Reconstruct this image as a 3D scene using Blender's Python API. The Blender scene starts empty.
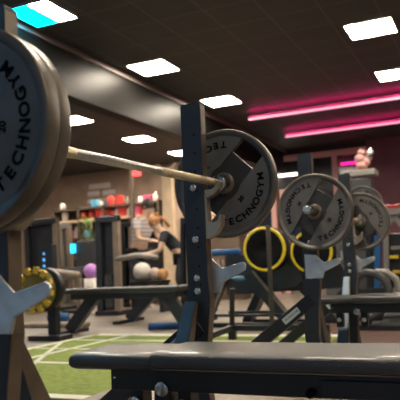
import bpy, bmesh, math, random
from math import sin, cos, pi, radians as rad
from mathutils import Vector, Matrix
random.seed(4)
S = bpy.context.scene
COL = S.collection

# ------------------------------------------------------------------ camera
FPX, YAW, PIT, ROL, CZ = 638.0, .4281, .1010, -.0453, .70
Fv = Vector((-sin(YAW)*cos(PIT), cos(YAW)*cos(PIT), sin(PIT)))
R0 = Vector((cos(YAW), sin(YAW), 0)); U0 = R0.cross(Fv)
Rv = R0*cos(ROL) + U0*sin(ROL); Uv = -R0*sin(ROL) + U0*cos(ROL)
def at(x, y, Y=None, Z=None, X=None):
    r = Fv + Rv*((x-200)/FPX) - Uv*((y-200)/FPX)
    t = Y/r.y if Y is not None else ((Z-CZ)/r.z if Z is not None else X/r.x)
    return Vector((0, 0, CZ)) + r*t
cam = bpy.data.cameras.new('camera'); co = bpy.data.objects.new('camera', cam); COL.objects.link(co)
m = Matrix((Rv, Uv, -Fv)).transposed().to_4x4(); m.translation = (0, 0, CZ)
co.matrix_world = m
cam.sensor_width = 36; cam.lens = FPX*36/400; cam.clip_start = .05; cam.clip_end = 100
cam.dof.use_dof = True; cam.dof.focus_distance = 2.2; cam.dof.aperture_fstop = 5.2
S.camera = co

# --------------------------------------------------------------- materials
def newmat(name):
    m = bpy.data.materials.new(name); m.use_nodes = True
    nt = m.node_tree; b = nt.nodes['Principled BSDF']
    return m, nt, b
def pm(name, c, rough=.5, metal=0, var=0, scale=20, bump=0, bscale=200, c2=None, coat=0, spec=.5, bdist=.002):
    m, nt, b = newmat(name); N = nt.nodes; L = nt.links
    b.inputs['Roughness'].default_value = rough; b.inputs['Metallic'].default_value = metal
    b.inputs['Specular IOR Level'].default_value = spec
    b.inputs['Coat Weight'].default_value = coat
    b.inputs['Base Color'].default_value = (*c, 1)
    tc = N.new('ShaderNodeTexCoord')
    if var or c2:
        n = N.new('ShaderNodeTexNoise'); n.inputs['Scale'].default_value = scale; n.inputs['Detail'].default_value = 4
        L.new(tc.outputs['Object'], n.inputs['Vector'])
        cr = N.new('ShaderNodeValToRGB')
        a = c if c2 else tuple(v*(1-var) for v in c); z = c2 if c2 else tuple(min(1, v*(1+var)) for v in c)
        cr.color_ramp.elements[0].position = .35; cr.color_ramp.elements[1].position = .65
        cr.color_ramp.elements[0].color = (*a, 1); cr.color_ramp.elements[1].color = (*z, 1)
        L.new(n.outputs['Fac'], cr.inputs['Fac']); L.new(cr.outputs['Color'], b.inputs['Base Color'])
    if bump:
        n2 = N.new('ShaderNodeTexNoise'); n2.inputs['Scale'].default_value = bscale; n2.inputs['Detail'].default_value = 2
        L.new(tc.outputs['Object'], n2.inputs['Vector'])
        bp = N.new('ShaderNodeBump'); bp.inputs['Strength'].default_value = bump; bp.inputs['Distance'].default_value = bdist
        L.new(n2.outputs['Fac'], bp.inputs['Height']); L.new(bp.outputs['Normal'], b.inputs['Normal'])
    return m
def em(name, c, s):
    m, nt, b = newmat(name)
    b.inputs['Base Color'].default_value = (*c, 1)
    b.inputs['Emission Color'].default_value = (*c, 1); b.inputs['Emission Strength'].default_value = s
    return m
STEEL = pm('black_steel', (.012, .0125, .015), .42, .0, .25, 6, .15, 300)
NAVY = pm('navy_steel', (.024, .027, .033), .38, .0, .2, 6, .15, 300)
STRUT = pm('strut_steel', (.10, .135, .17), .36, .6, .15, 8, .15, 200)  # lighter and bluer than the frame: reflected cyan light put into the colour
EDGE = pm('warm_lit_side', (.155, .120, .088), .38, .35, .2, 10, .2, 250)  # tan tone is warm light on the steel sides, put into the colour
LEATHER = pm('black_vinyl', (.008, .0068, .006), .44, 0, .2, 5, 1.0, 380, bdist=.002, spec=1.0, coat=.25)
STITCH = pm('stitch', (.12, .10, .08), .6)
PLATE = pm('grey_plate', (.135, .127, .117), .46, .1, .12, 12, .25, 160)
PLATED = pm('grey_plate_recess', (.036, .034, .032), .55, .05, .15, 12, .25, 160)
HUBM = pm('hub_steel', (.17, .14, .11), .4, .4, .2, 9, .2, 120)
RIM = pm('plate_rim', (.13, .108, .083), .42, .25, .2, 9, .2, 120)  # outer edge of the grey plate, warm light mixed into its colour
INK = pm('black_lettering', (.004, .004, .0045), .7, spec=.1)
CHROME = pm('brushed_chrome', (.62, .60, .57), .24, 1, .1, 40)
BAR = pm('bar_steel', (.72, .60, .42), .45, .6, .1, 60, .8, 700)
HOOK = pm('hook_steel', (.60, .61, .60), .36, .7, .18, 14, .2, 90)
SHAFT = pm('shaft_steel', (.62, .60, .58), .30, .9, .1, 60, .3, 500)
TANH = pm('cup_steel', (.42, .34, .25), .35, .6, .15, 14, .2, 90)  # hook steel toned tan, with the warm light in its colour
HOOKE = pm('hook_edge', (.62, .52, .38), .3, .8)
BOLT = pm('bolt_steel', (.72, .69, .64), .25, .9)
HOLE = pm('hole_black', (.004, .004, .005), .8)
WHITE = pm('badge_white', (.55, .62, .60), .5)
BADGEB = pm('badge_blue', (.16, .30, .45), .5)
RUB = pm('black_rubber', (.008, .008, .010), .85, 0, .2, 10, spec=.15)
YEL = pm('yellow_ring', (.80, .62, .02), .5)
YEL2 = pm('yellow_block', (.62, .38, .03), .5)
OLIVE = pm('olive_disc', (.17, .14, .035), .55)
BLUE = pm('blue_foam', (.015, .10, .27), .6)
TAN = pm('tan_steel', (.26, .20, .15), .45, .2, .15, 8)
GREY = pm('grey_steel', (.30, .28, .25), .4, .3)
DGREY = pm('dark_grey_plastic', (.05, .052, .055), .5)
SKIN = pm('skin', (.55, .36, .25), .55)
HAIR = pm('auburn_hair', (.36, .15, .05), .6, 0, .3, 60)
HAIRD = pm('dark_hair', (.03, .02, .015), .6)
CLOTH = pm('dark_cloth', (.02, .022, .028), .8)
CREAM = pm('cream_wood', (.66, .50, .34), .5, 0, .08, 6)
RED = pm('red_pack', (.65, .05, .04), .5)
PINK = pm('pink_pack', (.80, .12, .28), .5)
WPACK = pm('white_pack', (.65, .60, .55), .5)
BPACK = pm('blue_pack', (.10, .45, .70), .5)
GREEN = pm('leaf_green', (.22, .36, .06), .6, 0, .3, 20)
PURP = pm('purple_ball_rubber', (.48, .22, .62), .45)
SHELFM = pm('brown_shelf', (.11, .075, .055), .6)
TERR = pm('pot', (.35, .28, .22), .7)
LAMPW = em('lamp_white', (1.0, .87, .70), 36)
LAMPC = em('lamp_cyan', (.0, .62, .95), 9)
LAMPB = em('lamp_blue', (.20, .60, 1.0), 8)
LED = em('led_pink', (1.0, .36, .52), .50)
LEDG = em('added_magenta_uplight', (1.0, .015, .20), 7)
NEON = em('neon_magenta', (1.0, .01, .22), 1.3)
REDL = em('exit_red', (1.0, .07, .07), .9)
SCRB = em('screen_blue', (.08, .35, .75), .6)
SCRC = em('screen_cyan', (.02, .50, .85), .9)
FRAMEP = pm('pink_frame', (.66, .36, .35), .5)
GLASSD = pm('dark_glass_pane', (.012, .012, .016), .12, 0, spec=.6)

def striped(name, c1, c2, scale):
    m, nt, b = newmat(name); N = nt.nodes; L = nt.links
    tc = N.new('ShaderNodeTexCoord'); w = N.new('ShaderNodeTexWave'); w.inputs['Scale'].default_value = scale
    w.bands_direction = 'Z'; w.inputs['Distortion'].default_value = 1
    cr = N.new('ShaderNodeValToRGB'); cr.color_ramp.elements[0].color = (*c1, 1); cr.color_ramp.elements[1].color = (*c2, 1)
    L.new(tc.outputs['Object'], w.inputs['Vector']); L.new(w.outputs['Fac'], cr.inputs['Fac']); L.new(cr.outputs['Color'], b.inputs['Base Color'])
    b.inputs['Roughness'].default_value = .8
    return m
SHIRT = striped('striped_shirt', (.33, .30, .31), (.55, .50, .50), 5)

def grid_mat(name, base, line, sx, sy, lw, rough, noise=.15, ox=0, oy=0, nscale=3, bump=0, spec=.5):
    """tiles with thin joint lines, by object coordinates"""
    m, nt, b = newmat(name); N = nt.nodes; L = nt.links
    tc = N.new('ShaderNodeTexCoord'); sp = N.new('ShaderNodeSeparateXYZ'); L.new(tc.outputs['Object'], sp.inputs[0])
    outs = []
    for ax, s, o in (('X', sx, ox), ('Y', sy, oy)):
        if not s: continue
        a = N.new('ShaderNodeMath'); a.operation = 'ADD'; a.inputs[1].default_value = 100*s - o; L.new(sp.outputs[ax], a.inputs[0])
        mo = N.new('ShaderNodeMath'); mo.operation = 'MODULO'; mo.inputs[1].default_value = s; L.new(a.outputs[0], mo.inputs[0])
        lt = N.new('ShaderNodeMath'); lt.operation = 'LESS_THAN'; lt.inputs[1].default_value = lw; L.new(mo.outputs[0], lt.inputs[0])
        outs.append(lt)
    mx = N.new('ShaderNodeMath'); mx.operation = 'MAXIMUM'; L.new(outs[0].outputs[0], mx.inputs[0]); L.new(outs[-1].outputs[0], mx.inputs[1])
    n = N.new('ShaderNodeTexNoise'); n.inputs['Scale'].default_value = nscale; n.inputs['Detail'].default_value = 6
    L.new(tc.outputs['Object'], n.inputs['Vector'])
    cr = N.new('ShaderNodeValToRGB'); cr.color_ramp.elements[0].position = .3; cr.color_ramp.elements[1].position = .7
    cr.color_ramp.elements[0].color = (*[v*(1-noise) for v in base], 1); cr.color_ramp.elements[1].color = (*[v*(1+noise) for v in base], 1)
    L.new(n.outputs['Fac'], cr.inputs['Fac'])
    mi = N.new('ShaderNodeMix'); mi.data_type = 'RGBA'; mi.inputs['B'].default_value = (*line, 1)
    L.new(mx.outputs[0], mi.inputs['Factor']); L.new(cr.outputs['Color'], mi.inputs['A'])
    L.new(mi.outputs['Result'], b.inputs['Base Color']); b.inputs['Roughness'].default_value = rough
    b.inputs['Specular IOR Level'].default_value = spec
    if bump:
        n2 = N.new('ShaderNodeTexNoise'); n2.inputs['Scale'].default_value = 350
        L.new(tc.outputs['Object'], n2.inputs['Vector'])
        bp = N.new('ShaderNodeBump'); bp.inputs['Strength'].default_value = bump; bp.inputs['Distance'].default_value = .003
        L.new(n2.outputs['Fac'], bp.inputs['Height']); L.new(bp.outputs['Normal'], b.inputs['Normal'])
    return m
FLOORM = grid_mat('rubber_floor', (.175, .145, .118), (.12, .10, .085), 1.0, 1.0, .006, .42, .22, bump=.3)
WOODM = grid_mat('wood_floor', (.17, .10, .08), (.07, .04, .035), .16, 0, .006, .30, .35, nscale=5)
TURFM = grid_mat('turf', (.21, .27, .045), (.21, .27, .045), 9, 9, .0001, .9, .28, nscale=26, bump=1)
CEILM = grid_mat('ceiling_tiles', (.040, .038, .039), (.090, .083, .082), .6, .6, .02, .6, .12, ox=-4.62, oy=5.28)
LINEM = pm('line_white', (.75, .72, .60), .8)
WALLT = pm('tan_wall', (.48, .34, .25), .7, 0, .12, 2)
WALLP = pm('plum_wall', (.16, .060, .080), .7, 0, .12, 2)
WALLD = pm('dark_wall', (.03, .026, .026), .6)
BEAMM = pm('dark_glossy_beam', (.008, .0075, .007), .40, 0, .1, 2, spec=.07)
BEAME = pm('beam_edge', (.22, .18, .165), .4, .4)

# ----------------------------------------------------------------- builder
class MB:
    def __init__(s): s.v = []; s.f = []; s.mi = []; s.mats = []; s.sm = []
    def _m(s, mat):
        if mat not in s.mats: s.mats.append(mat)
        return s.mats.index(mat)
    def add(s, vs, fs, mat, smooth=False):
        o = len(s.v); k = s._m(mat)
        s.v += [Vector(v) for v in vs]
        for f in fs: s.f.append([o+i for i in f]); s.mi.append(k); s.sm.append(smooth)
        return s
    def box(s, x0, x1, y0, y1, z0, z1, mat):
        vs = [(x, y, z) for x in (x0, x1) for y in (y0, y1) for z in (z0, z1)]
        return s.add(vs, [(0, 1, 3, 2), (4, 6, 7, 5), (0, 4, 5, 1), (2, 3, 7, 6), (0, 2, 6, 4), (1, 5, 7, 3)], mat)
    def beam(s, a, b, w, h, mat, up=(0, 1, 0), w2=None, h2=None, mat_side=None):
        """w across (perp. to up), h along up"""
        a, b = Vector(a), Vector(b); d = (b-a).normalized(); u = Vector(up); u = (u - d*u.dot(d)).normalized(); r = d.cross(u)
        w2 = w2 or w; h2 = h2 or h; vs = []
        for p, W, H in ((a, w, h), (b, w2, h2)):
            for i, j in ((-1, -1), (1, -1), (1, 1), (-1, 1)): vs.append(p + r*W/2*i + u*H/2*j)
        return s.add(vs, [(3, 2, 1, 0), (4, 5, 6, 7), (0, 1, 5, 4), (1, 2, 6, 5), (2, 3, 7, 6), (3, 0, 4, 7)], mat)
    def prism(s, poly, axis, a, b, mat):
        """poly of 2-D points extruded along axis from a to b; axis y: (x,z), x: (y,z), z: (x,y)"""
        mk = {'y': lambda p, t: (p[0], t, p[1]), 'x': lambda p, t: (t, p[0], p[1]), 'z': lambda p, t: (p[0], p[1], t)}[axis]
        n = len(poly); vs = [mk(p, a) for p in poly] + [mk(p, b) for p in poly]
        fs = [tuple(range(n))[::-1], tuple(range(n, 2*n))] + [(i, (i+1) % n, n+(i+1) % n, n+i) for i in range(n)]
        return s.add(vs, fs, mat)
    def lathe(s, prof, axis, c, mat, n=48, smooth=True, closed=False, a0=0):
        """prof: (t along axis, r)"""
        ax = {'x': (Vector((1, 0, 0)), Vector((0, 1, 0)), Vector((0, 0, 1))), 'y': (Vector((0, 1, 0)), Vector((1, 0, 0)), Vector((0, 0, 1))),
              'z': (Vector((0, 0, 1)), Vector((1, 0, 0)), Vector((0, 1, 0)))}[axis] if isinstance(axis, str) else axis
        A, P, Q = ax; c = Vector(c); vs = []; k = len(prof)
        for i in range(n):
            t = 2*pi*i/n + a0; e = P*cos(t) + Q*sin(t)
            for (h, r) in prof: vs.append(c + A*h + e*r)
        fs = []
        for i in range(n):
            j = (i+1) % n
            for q in range(k if closed else k-1):
                w = (q+1) % k
                fs.append((i*k+q, i*k+w, j*k+w, j*k+q))
        if not closed:
            if prof[0][1] > 1e-6: fs.append(tuple(i*k for i in range(n)))
            if prof[-1][1] > 1e-6: fs.append(tuple(i*k+k-1 for i in range(n))[::-1])
        return s.add(vs, fs, mat, smooth)
    def cyl(s, a, b, r, mat, n=20, r2=None):
        a, b = Vector(a), Vector(b); d = b-a; L = d.length; d.normalize()
        p = d.orthogonal().normalized(); q = d.cross(p)
        return s.lathe([(0, r), (L, r2 or r)], (d, p, q), a, mat, n)
    def tube(s, pts, r, mat, n=10, rs=None):
        pts = [Vector(p) for p in pts]; vs = []; u = None
        for i, p in enumerate(pts):
            d = ((pts[min(i+1, len(pts)-1)] - pts[max(i-1, 0)])).normalized()
            if u is None: u = d.orthogonal().normalized()
            u = (u - d*u.dot(d)).normalized(); w = d.cross(u); R = rs[i] if rs else r
            for k in range(n):
                t = 2*pi*k/n; vs.append(p + (u*cos(t)+w*sin(t))*R)
        fs = []
        for i in range(len(pts)-1):
            for k in range(n): fs.append((i*n+k, i*n+(k+1) % n, (i+1)*n+(k+1) % n, (i+1)*n+k))
        fs.append(tuple(range(n))[::-1]); fs.append(tuple((len(pts)-1)*n+k for k in range(n)))
        return s.add(vs, fs, mat, True)
    def sphere(s, c, r, mat, n=20, sc=(1, 1, 1)):
        k = n//2; prof = [(-cos(pi*i/k), sin(pi*i/k)) for i in range(k+1)]; c = Vector(c); vs = []; fs = []
        for i in range(n):
            t = 2*pi*i/n
            for h, q in prof: vs.append(c + Vector((q*cos(t)*r*sc[0], q*sin(t)*r*sc[1], h*r*sc[2])))
        for i in range(n):
            j = (i+1) % n
            for q in range(k): fs.append((i*(k+1)+q, i*(k+1)+q+1, j*(k+1)+q+1, j*(k+1)+q))
        return s.add(vs, fs, mat, True)
    def xf(s, M, start=0):
        for i in range(start, len(s.v)): s.v[i] = M @ s.v[i]
        return s
    def build(s, name, parent=None, bevel=0, seg=2, loc=None, weld=False):
        me = bpy.data.meshes.new(name); me.from_pydata([tuple(v) for v in s.v], [], s.f)
        for mt in s.mats: me.materials.append(mt)
        for p, k, q in zip(me.polygons, s.mi, s.sm): p.material_index = k; p.use_smooth = q
        bm = bmesh.new(); bm.from_mesh(me); bmesh.ops.remove_doubles(bm, verts=bm.verts, dist=1e-6)
        bmesh.ops.recalc_face_normals(bm, faces=bm.faces)
        bm.to_mesh(me); bm.free()
        o = bpy.data.objects.new(name, me); COL.objects.link(o)
        if parent: o.parent = parent
        if loc is not None: o.location = loc
        if bevel:
            b = o.modifiers.new('bevel', 'BEVEL'); b.width = bevel; b.segments = seg; b.limit_method = 'ANGLE'; b.angle_limit = rad(40)
            b.harden_normals = False
        return o
def tag(o, label=None, cat=None, group=None, kind=None):
    if label: o['label'] = label
    if cat: o['category'] = cat
    if group: o['group'] = group
    if kind: o['kind'] = kind
    return o
def thing(name, loc, label, cat, group=None, rz=0):
    o = bpy.data.objects.new(name, None); COL.objects.link(o); o.location = loc; o.rotation_euler.z = rz
    o.empty_display_size = .1
    return tag(o, label, cat, group)
def struct(o): o['kind'] = 'structure'; return o
def copy_tree(o, parent=None):
    c = o.copy(); COL.objects.link(c)
    if parent: c.parent = parent
    for ch in list(o.children): copy_tree(ch, c)
    return c
def recentre(o):
    """move a parentless mesh's origin to the centre of its base"""
    vs = o.data.vertices; c = Vector((sum(v.co.x for v in vs)/len(vs), sum(v.co.y for v in vs)/len(vs), min(v.co.z for v in vs)))
    for v in vs: v.co -= c
    o.location = o.location + c
    return o
_tc = {}
def text_geo(s, size, depth=.001, bold=0.0, shear=0):
    key = (s, size, depth, bold, shear)
    if key in _tc: return _tc[key]
    cu = bpy.data.curves.new('lettering', 'FONT'); cu.body = s; cu.size = size; cu.extrude = depth; cu.offset = bold; cu.shear = shear
    cu.align_x = 'CENTER'; cu.align_y = 'CENTER'; cu.resolution_u = 3
    o = bpy.data.objects.new('lettering', cu); COL.objects.link(o)
    dg = bpy.context.evaluated_depsgraph_get(); me = bpy.data.meshes.new_from_object(o.evaluated_get(dg))
    r = ([v.co.copy() for v in me.vertices], [tuple(p.vertices) for p in me.polygons])
    bpy.data.objects.remove(o); bpy.data.curves.remove(cu); bpy.data.meshes.remove(me)
    _tc[key] = r
    return r
def add_text(mb, s, size, M, mat, **k):
    vs, fs = text_geo(s, size, **k); mb.add([M @ v for v in vs], fs, mat)
def flat_shape(outer, holes, depth):
    """2-D outline with holes, filled and extruded +-depth (in the XY plane)"""
    cu = bpy.data.curves.new('shape', 'CURVE'); cu.dimensions = '2D'; cu.fill_mode = 'BOTH'; cu.extrude = depth
    for pts in [outer]+holes:
        sp = cu.splines.new('POLY'); sp.points.add(len(pts)-1); sp.use_cyclic_u = True
        for i, p in enumerate(pts): sp.points[i].co = (p[0], p[1], 0, 1)
    o = bpy.data.objects.new('shape', cu); COL.objects.link(o)
    dg = bpy.context.evaluated_depsgraph_get(); me = bpy.data.meshes.new_from_object(o.evaluated_get(dg))
    r = ([v.co.copy() for v in me.vertices], [tuple(p.vertices) for p in me.polygons])
    bpy.data.objects.remove(o); bpy.data.curves.remove(cu); bpy.data.meshes.remove(me)
    return r

# ------------------------------------------------------------ weight plate
# local frame: face looks to -Y; local x = right, z = up; band direction up
def disc_profile():
    return [(-.019, .2235), (-.021, .219), (-.021, .213), (-.0165, .209), (-.0165, .200), (.0165, .200), (.0165, .209), (.021, .213), (.021, .219), (.019, .2235), (.015, .2255), (-.015, .2255)]
def make_plate(number, label, group, loc, ang):
    t = thing('weight_plate', loc, label, 'weight plate', group)
    toX = Matrix.Rotation(rad(90), 4, 'X')          # XY plane -> XZ, z -> -y
    spin = Matrix.Rotation(-ang, 4, 'Y')            # counter-clockwise seen from -Y
    rim = MB(); P_ = disc_profile()
    rim.lathe(P_, 'y', (0, 0, 0), PLATE, 96, True, True); rim.mats.append(RIM)
    for fi, f in enumerate(rim.f):
        if min(math.hypot(rim.v[k].x, rim.v[k].z) for k in f) > .2178: rim.mi[fi] = 1
    rim.build('rim', t)
    # web: two grey lobes either side of the band + window holes
    N = 80; R = .204
    circ = [(R*cos(2*pi*i/N), R*sin(2*pi*i/N)) for i in range(N)]
    def window(sgn):
        hw = .058; s0 = .122; r = .194; pts = [(-hw, s0), (hw, s0)]
        a1 = math.asin(hw/r)
        for k in range(9):
            a = a1 - 2*a1*k/8; pts.append((r*sin(a), r*cos(a)))
        # shift the band a little past the hub
        return [(x*sgn, y*sgn) for x, y in pts]
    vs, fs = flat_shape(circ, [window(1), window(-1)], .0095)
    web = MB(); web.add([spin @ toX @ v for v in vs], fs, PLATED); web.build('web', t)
    for sgn in (1, -1):
        lobe = MB()
        pts = []; hw = .060; a1 = math.acos(hw/R)
        for k in range(33):
            a = -a1 + 2*a1*k/32; pts.append((R*cos(a)*sgn, R*sin(a)*sgn))
        # scallop round the hub
        for k in range(9):
            a = rad(58) - rad(116)*k/8; pts.append(((hw-.012+.030*cos(a)*1.0)*sgn if False else (hw + .022*(cos(a)-cos(rad(58))))*sgn, .040*sin(a)/sin(rad(58))*sgn))
        vs, fs = flat_shape(pts, [], .0145)
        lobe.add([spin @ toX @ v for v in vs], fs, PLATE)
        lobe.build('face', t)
    hub = MB(); hub.lathe([(-.021, .0265), (-.021, .040), (-.017, .045), (.017, .045), (.021, .040), (.021, .0265)], 'y', (0, 0, 0), HUBM, 40, True, True); hub.build('hub', t)
    for base in (0, pi):
        tx = MB()
        word = 'TECHNOGYM'; r = .163
        for i, ch in enumerate(word):
            a = base - rad(49) + rad(98)*i/(len(word)-1)
            Mx = Matrix.Rotation(a, 4, 'Z') @ Matrix.Translation((r, 0, .0152)) @ Matrix.Rotation(rad(90), 4, 'Z')
            Mx = Mx @ Matrix.Diagonal((1.12, 1, 1, 1))
            add_text(tx, ch, .038, spin @ toX @ Mx, INK, depth=.0009, bold=.0012)
        Mx = Matrix.Rotation(base, 4, 'Z') @ Matrix.Translation((.103, 0, .0152)) @ Matrix.Rotation(rad(90), 4, 'Z')
        nb = MB(); add_text(nb, number, .026, spin @ toX @ Mx, INK, depth=.0007, bold=.0008); tag(nb.build('number', t), 'black weight number')
        tag(tx.build('lettering', t), 'black raised lettering')
    return t

# -------------------------------------------------------------- barbell
def make_barbell(label, group, loc, half=1.10, near_only=False):
    t = thing('barbell', loc, label, 'barbell', group)
    b = MB(); b.cyl((0, -.655, 0), (0, .655, 0), .0140, SHAFT, 24); b.build('shaft', t)
    for y0, y1 in ((-.615, -.34), (.14, .615)):
        k = MB(); k.cyl((0, y0, 0), (0, y1, 0), .0152, BAR, 24); k.build('grip', t)
    for s in (-1, 1):
        m = MB(); m.cyl((0, s*.625, 0), (0, s*.655, 0), .034, CHROME, 28); m.build('collar', t, .004)
        m = MB(); m.cyl((0, s*.655, 0), (0, s*half, 0), .0245, CHROME, 28); m.cyl((0, s*half, 0), (0, s*(half+.006), 0), .020, BOLT, 24)
        m.build('sleeve', t, .002)
    return t

# -------------------------------------------------------- bench press rack
UX0, UX1, UY = -.096, -.010, .5635
def hook_geo(mb, kind, s):
    """outline plates bolted to the outer face (low) or standing out of the front edge (cups)"""
    if kind == 'low':
        poly = [(-.085, .735), (-.014, .725), (.006, .705), (.030, .682), (.118, .704), (.129, .700), (.133, .690), (.129, .672), (.085, .650), (.032, .626), (.020, .588), (-.085, .588)]
        y0, y1 = (s*UY+.026, s*UY+.036) if s > 0 else (s*UY-.036, s*UY-.026)
    elif kind == 'mid':
        poly = [(-.012, .985), (-.002, .985), (.002, .868), (.018, .860), (.040, .868), (.050, .893), (.061, .890), (.057, .852), (.040, .825), (.004, .800), (-.012, .800)]
        y0, y1 = s*UY-.020, s*UY+.020
    else:
        poly = [(-.012, .975), (-.012, .995), (.002, .996), (.020, .994), (.034, 1.003), (.044, 1.028), (.054, 1.026), (.050, .990), (.030, .972), (.004, .960)]
        y0, y1 = s*UY-.020, s*UY+.020
    mb.prism(poly, 'y', y0, y1, HOOK if kind == 'low' else TANH)
def make_rack(loc, label, near_badge=True):
    t = thing('bench_press_rack', loc, label, 'bench press rack', 'bench press racks standing in a row')
    for s in (-1, 1):
        y0, y1 = s*UY-.025, s*UY+.025
        u = MB()
        u.prism([(UX0, 1.345), (UX1, 1.345), (UX1, .66), (UX1+.006, .56), (UX1-.012, .40), (UX1-.02, .25), (UX1, .03), (UX0-.0, .03), (UX0-.018, .25), (UX0-.01, .42), (UX0, .62)], 'y', y0, y1, NAVY)
        xs = (UX0+UX1)/2
        for k in range(9):
            z = 1.22 - k*.075
            for yy, sg in ((y0, -1), (y1, 1)): u.cyl((xs+.012, yy+sg*.0002, z), (xs+.012, yy+sg*.0012, z), .0055, HOLE, 14)
        o = u.build('upright', t, .004)
        # strips carrying the warm light of the X-facing sides in their colour
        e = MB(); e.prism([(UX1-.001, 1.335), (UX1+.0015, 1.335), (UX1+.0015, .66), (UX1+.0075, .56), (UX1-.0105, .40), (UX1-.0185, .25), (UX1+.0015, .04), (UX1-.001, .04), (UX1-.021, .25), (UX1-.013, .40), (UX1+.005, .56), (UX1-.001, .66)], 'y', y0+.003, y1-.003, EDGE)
        tag(e.build('side_strip', o), 'side strip coloured as warm-lit steel')
        for z in (1.005, .800, .648, .597):
            for yy, sg in ((y0, -1), (y1, 1)):
                b = MB(); b.lathe([(-.001, .0150), (.006, .0145), (.009, .010), (.0095, 0)], (Vector((0, sg, 0)), Vector((1, 0, 0)), Vector((0, 0, 1))), (xs, yy, z), BOLT, 20)
                b.build('bolt', o)
        c = MB(); c.box(UX0+.004, UX1-.004, y0+.004, y1-.004, 1.345, 1.350, STEEL); c.build('end_cap', o)
        for k in ('low', 'mid', 'top'):
            m = MB(); hook_geo(m, k, s); hk = m.build('hook', t, .003)
        # sloping rear leg
        g = MB(); g.beam((-.055, s*UY, .47), (-.635, s*UY, .03), .078, .058, STEEL, (0, 1, 0)); lg = g.build('leg', t, .004)
        g = MB()
        a = Vector((-.055, 0, .47)); b = Vector((-.635, 0, .03)); d = (b-a).normalized(); c0 = a + d*.17
        ang = math.atan2(-d.z, -d.x)
        for sg in (-1, 1):
            M = Matrix.Translation((c0.x, s*UY+sg*.0295, c0.z)) @ (Matrix.Rotation(rad(90), 4, 'X') if sg < 0 else Matrix.Rotation(pi, 4, 'Z') @ Matrix.Rotation(rad(90), 4, 'X'))
            M = M @ Matrix.Rotation(ang if sg < 0 else -ang, 4, 'Z')
            i0 = len(g.v)
            g.box(-.062, .062, -.019, .019, -.0006, .0006, WHITE)
            for i in range(i0, len(g.v)): g.v[i] = M @ g.v[i]
            add_text(g, 'TECHNOGYM', .017, M @ Matrix.Translation((.0, 0, .0008)), INK, depth=.0003, bold=.0003)
        tag(g.build('badge', lg), 'pale badge with dark lettering')
        # inner strut from the upright towards the floor under the bench
        g = MB()
        A_, B_ = Vector((-.074, s*(UY-.046), .555)), Vector((-.078, s*(UY-.30), .035))
        g.beam(A_, B_, .046, .030, STRUT, (0, 0, 1), .082, .125)
        st = g.build('strut', t, .004)
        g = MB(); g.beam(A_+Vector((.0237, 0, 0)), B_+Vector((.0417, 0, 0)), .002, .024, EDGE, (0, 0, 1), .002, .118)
        tag(g.build('side_strip', st), 'side strip coloured as warm-lit steel')
        # foot rail of this side
        g = MB(); g.box(-.66, .03, s*UY-.03, s*UY+.03, .0, .034, STEEL); g.build('foot', t, .004)
    # cross base and bench legs
    g = MB(); g.box(-.13, -.04, -.60, .60, .0, .05, STEEL); g.build('cross_base', t, .005)
    g = MB(); g.box(-.36, 1.05, .00, .10, .0, .045, STEEL); g.build('floor_rail', t, .005)
    for x in (.045, .97):
        g = MB(); g.beam((x, .05, .04), (x+.012, .05, .345), .055, .075, STEEL, (0, 1, 0)); g.build('leg', t, .005)
    for x in (-.038, .128):
        g = MB(); g.box(x-.022, x+.022, .02, .08, .235, .345, STEEL); g.cyl((x, .02, .285), (x, .006, .285), .017, BOLT, 20); g.build('bracket', t, .003)
    # pad frame
    g = MB(); g.box(-.077, 1.08, -.065, .155, .336, .398, STEEL); f = g.build('pad_frame', t, .004)
    g = MB(); g.cyl((.548, -.066, .351), (.548, -.085, .351), .0125, RUB, 18); g.build('knob', f)
    g = MB(); g.box(.575, 1.03, -.073, -.060, .340, .386, STEEL); g.build('rail_cover', f, .003)
    g = MB(); g.cyl((-.062, -.0655, .372), (-.062, -.068, .372), .0045, BOLT, 12); g.build('bolt', f)
    g = MB(); g.cyl((.100, -.066, .344), (.100, -.074, .344), .022, CHROME, 24); tag(g.build('end_cap', f, .003), 'chrome disc added as a glare spot')  # chrome disc added to give a bright glare spot on the frame
    # upholstery: rounded cushion lofted along x
    def cushion(x0, x1, yc, w, zb, zt, nm, endr0, endr1):
        g = MB(); n = 40; vs = []; ring = []
        xs = []
        for k in range(7): xs.append((x0 + endr0*(1-cos(pi/2*k/6)), sin(pi/2*k/6) if endr0 > .02 else min(1, .82+.18*sin(pi/2*k/6))))
        for k in range(1, 12): xs.append((x0+endr0 + (x1-x0-endr0-endr1)*k/12, 1))
        for k in range(7): xs.append((x1 - endr1*(1-cos(pi/2*(6-k)/6)), sin(pi/2*(6-k)/6) if endr1 > .02 else min(1, .82+.18*sin(pi/2*(6-k)/6))))
        h = (zt-zb)/2; zc = (zt+zb)/2
        for x, s_ in xs:
            s_ = .55+.45*s_ if (endr0 > .02 and x < x0+endr0) or (endr1 > .02 and x > x1-endr1) else s_
            for k in range(n):
                a = 2*pi*k/n; ca, sa = cos(a), sin(a)
                yy = abs(ca)**.36*(1 if ca >= 0 else -1); zz = abs(sa)**(.5)*(1 if sa >= 0 else -1)
                inset = (1-s_)*.045
                z = zz*(h-inset*.55)
                if z < 0: z = max(z, -h+.002)
                vs.append((x, yc + yy*(w/2-inset*.6), zc + z))
        fs = []
        for i in range(len(xs)-1):
            for k in range(n): fs.append((i*n+k, i*n+(k+1) % n, (i+1)*n+(k+1) % n, (i+1)*n+k))
        fs.append(tuple(range(n))[::-1]); fs.append(tuple((len(xs)-1)*n+k for k in range(n)))
        g.add(vs, fs, LEATHER, True)
        return g.build(nm, t)
    head = cushion(-.216, .078, .05, .292, .392, .446, 'head_pad', .03, .012)
    main = cushion(.074, 1.14, .05, .298, .392, .453, 'seat_pad', .012, .03)
    g = MB(); pts = []
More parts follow.
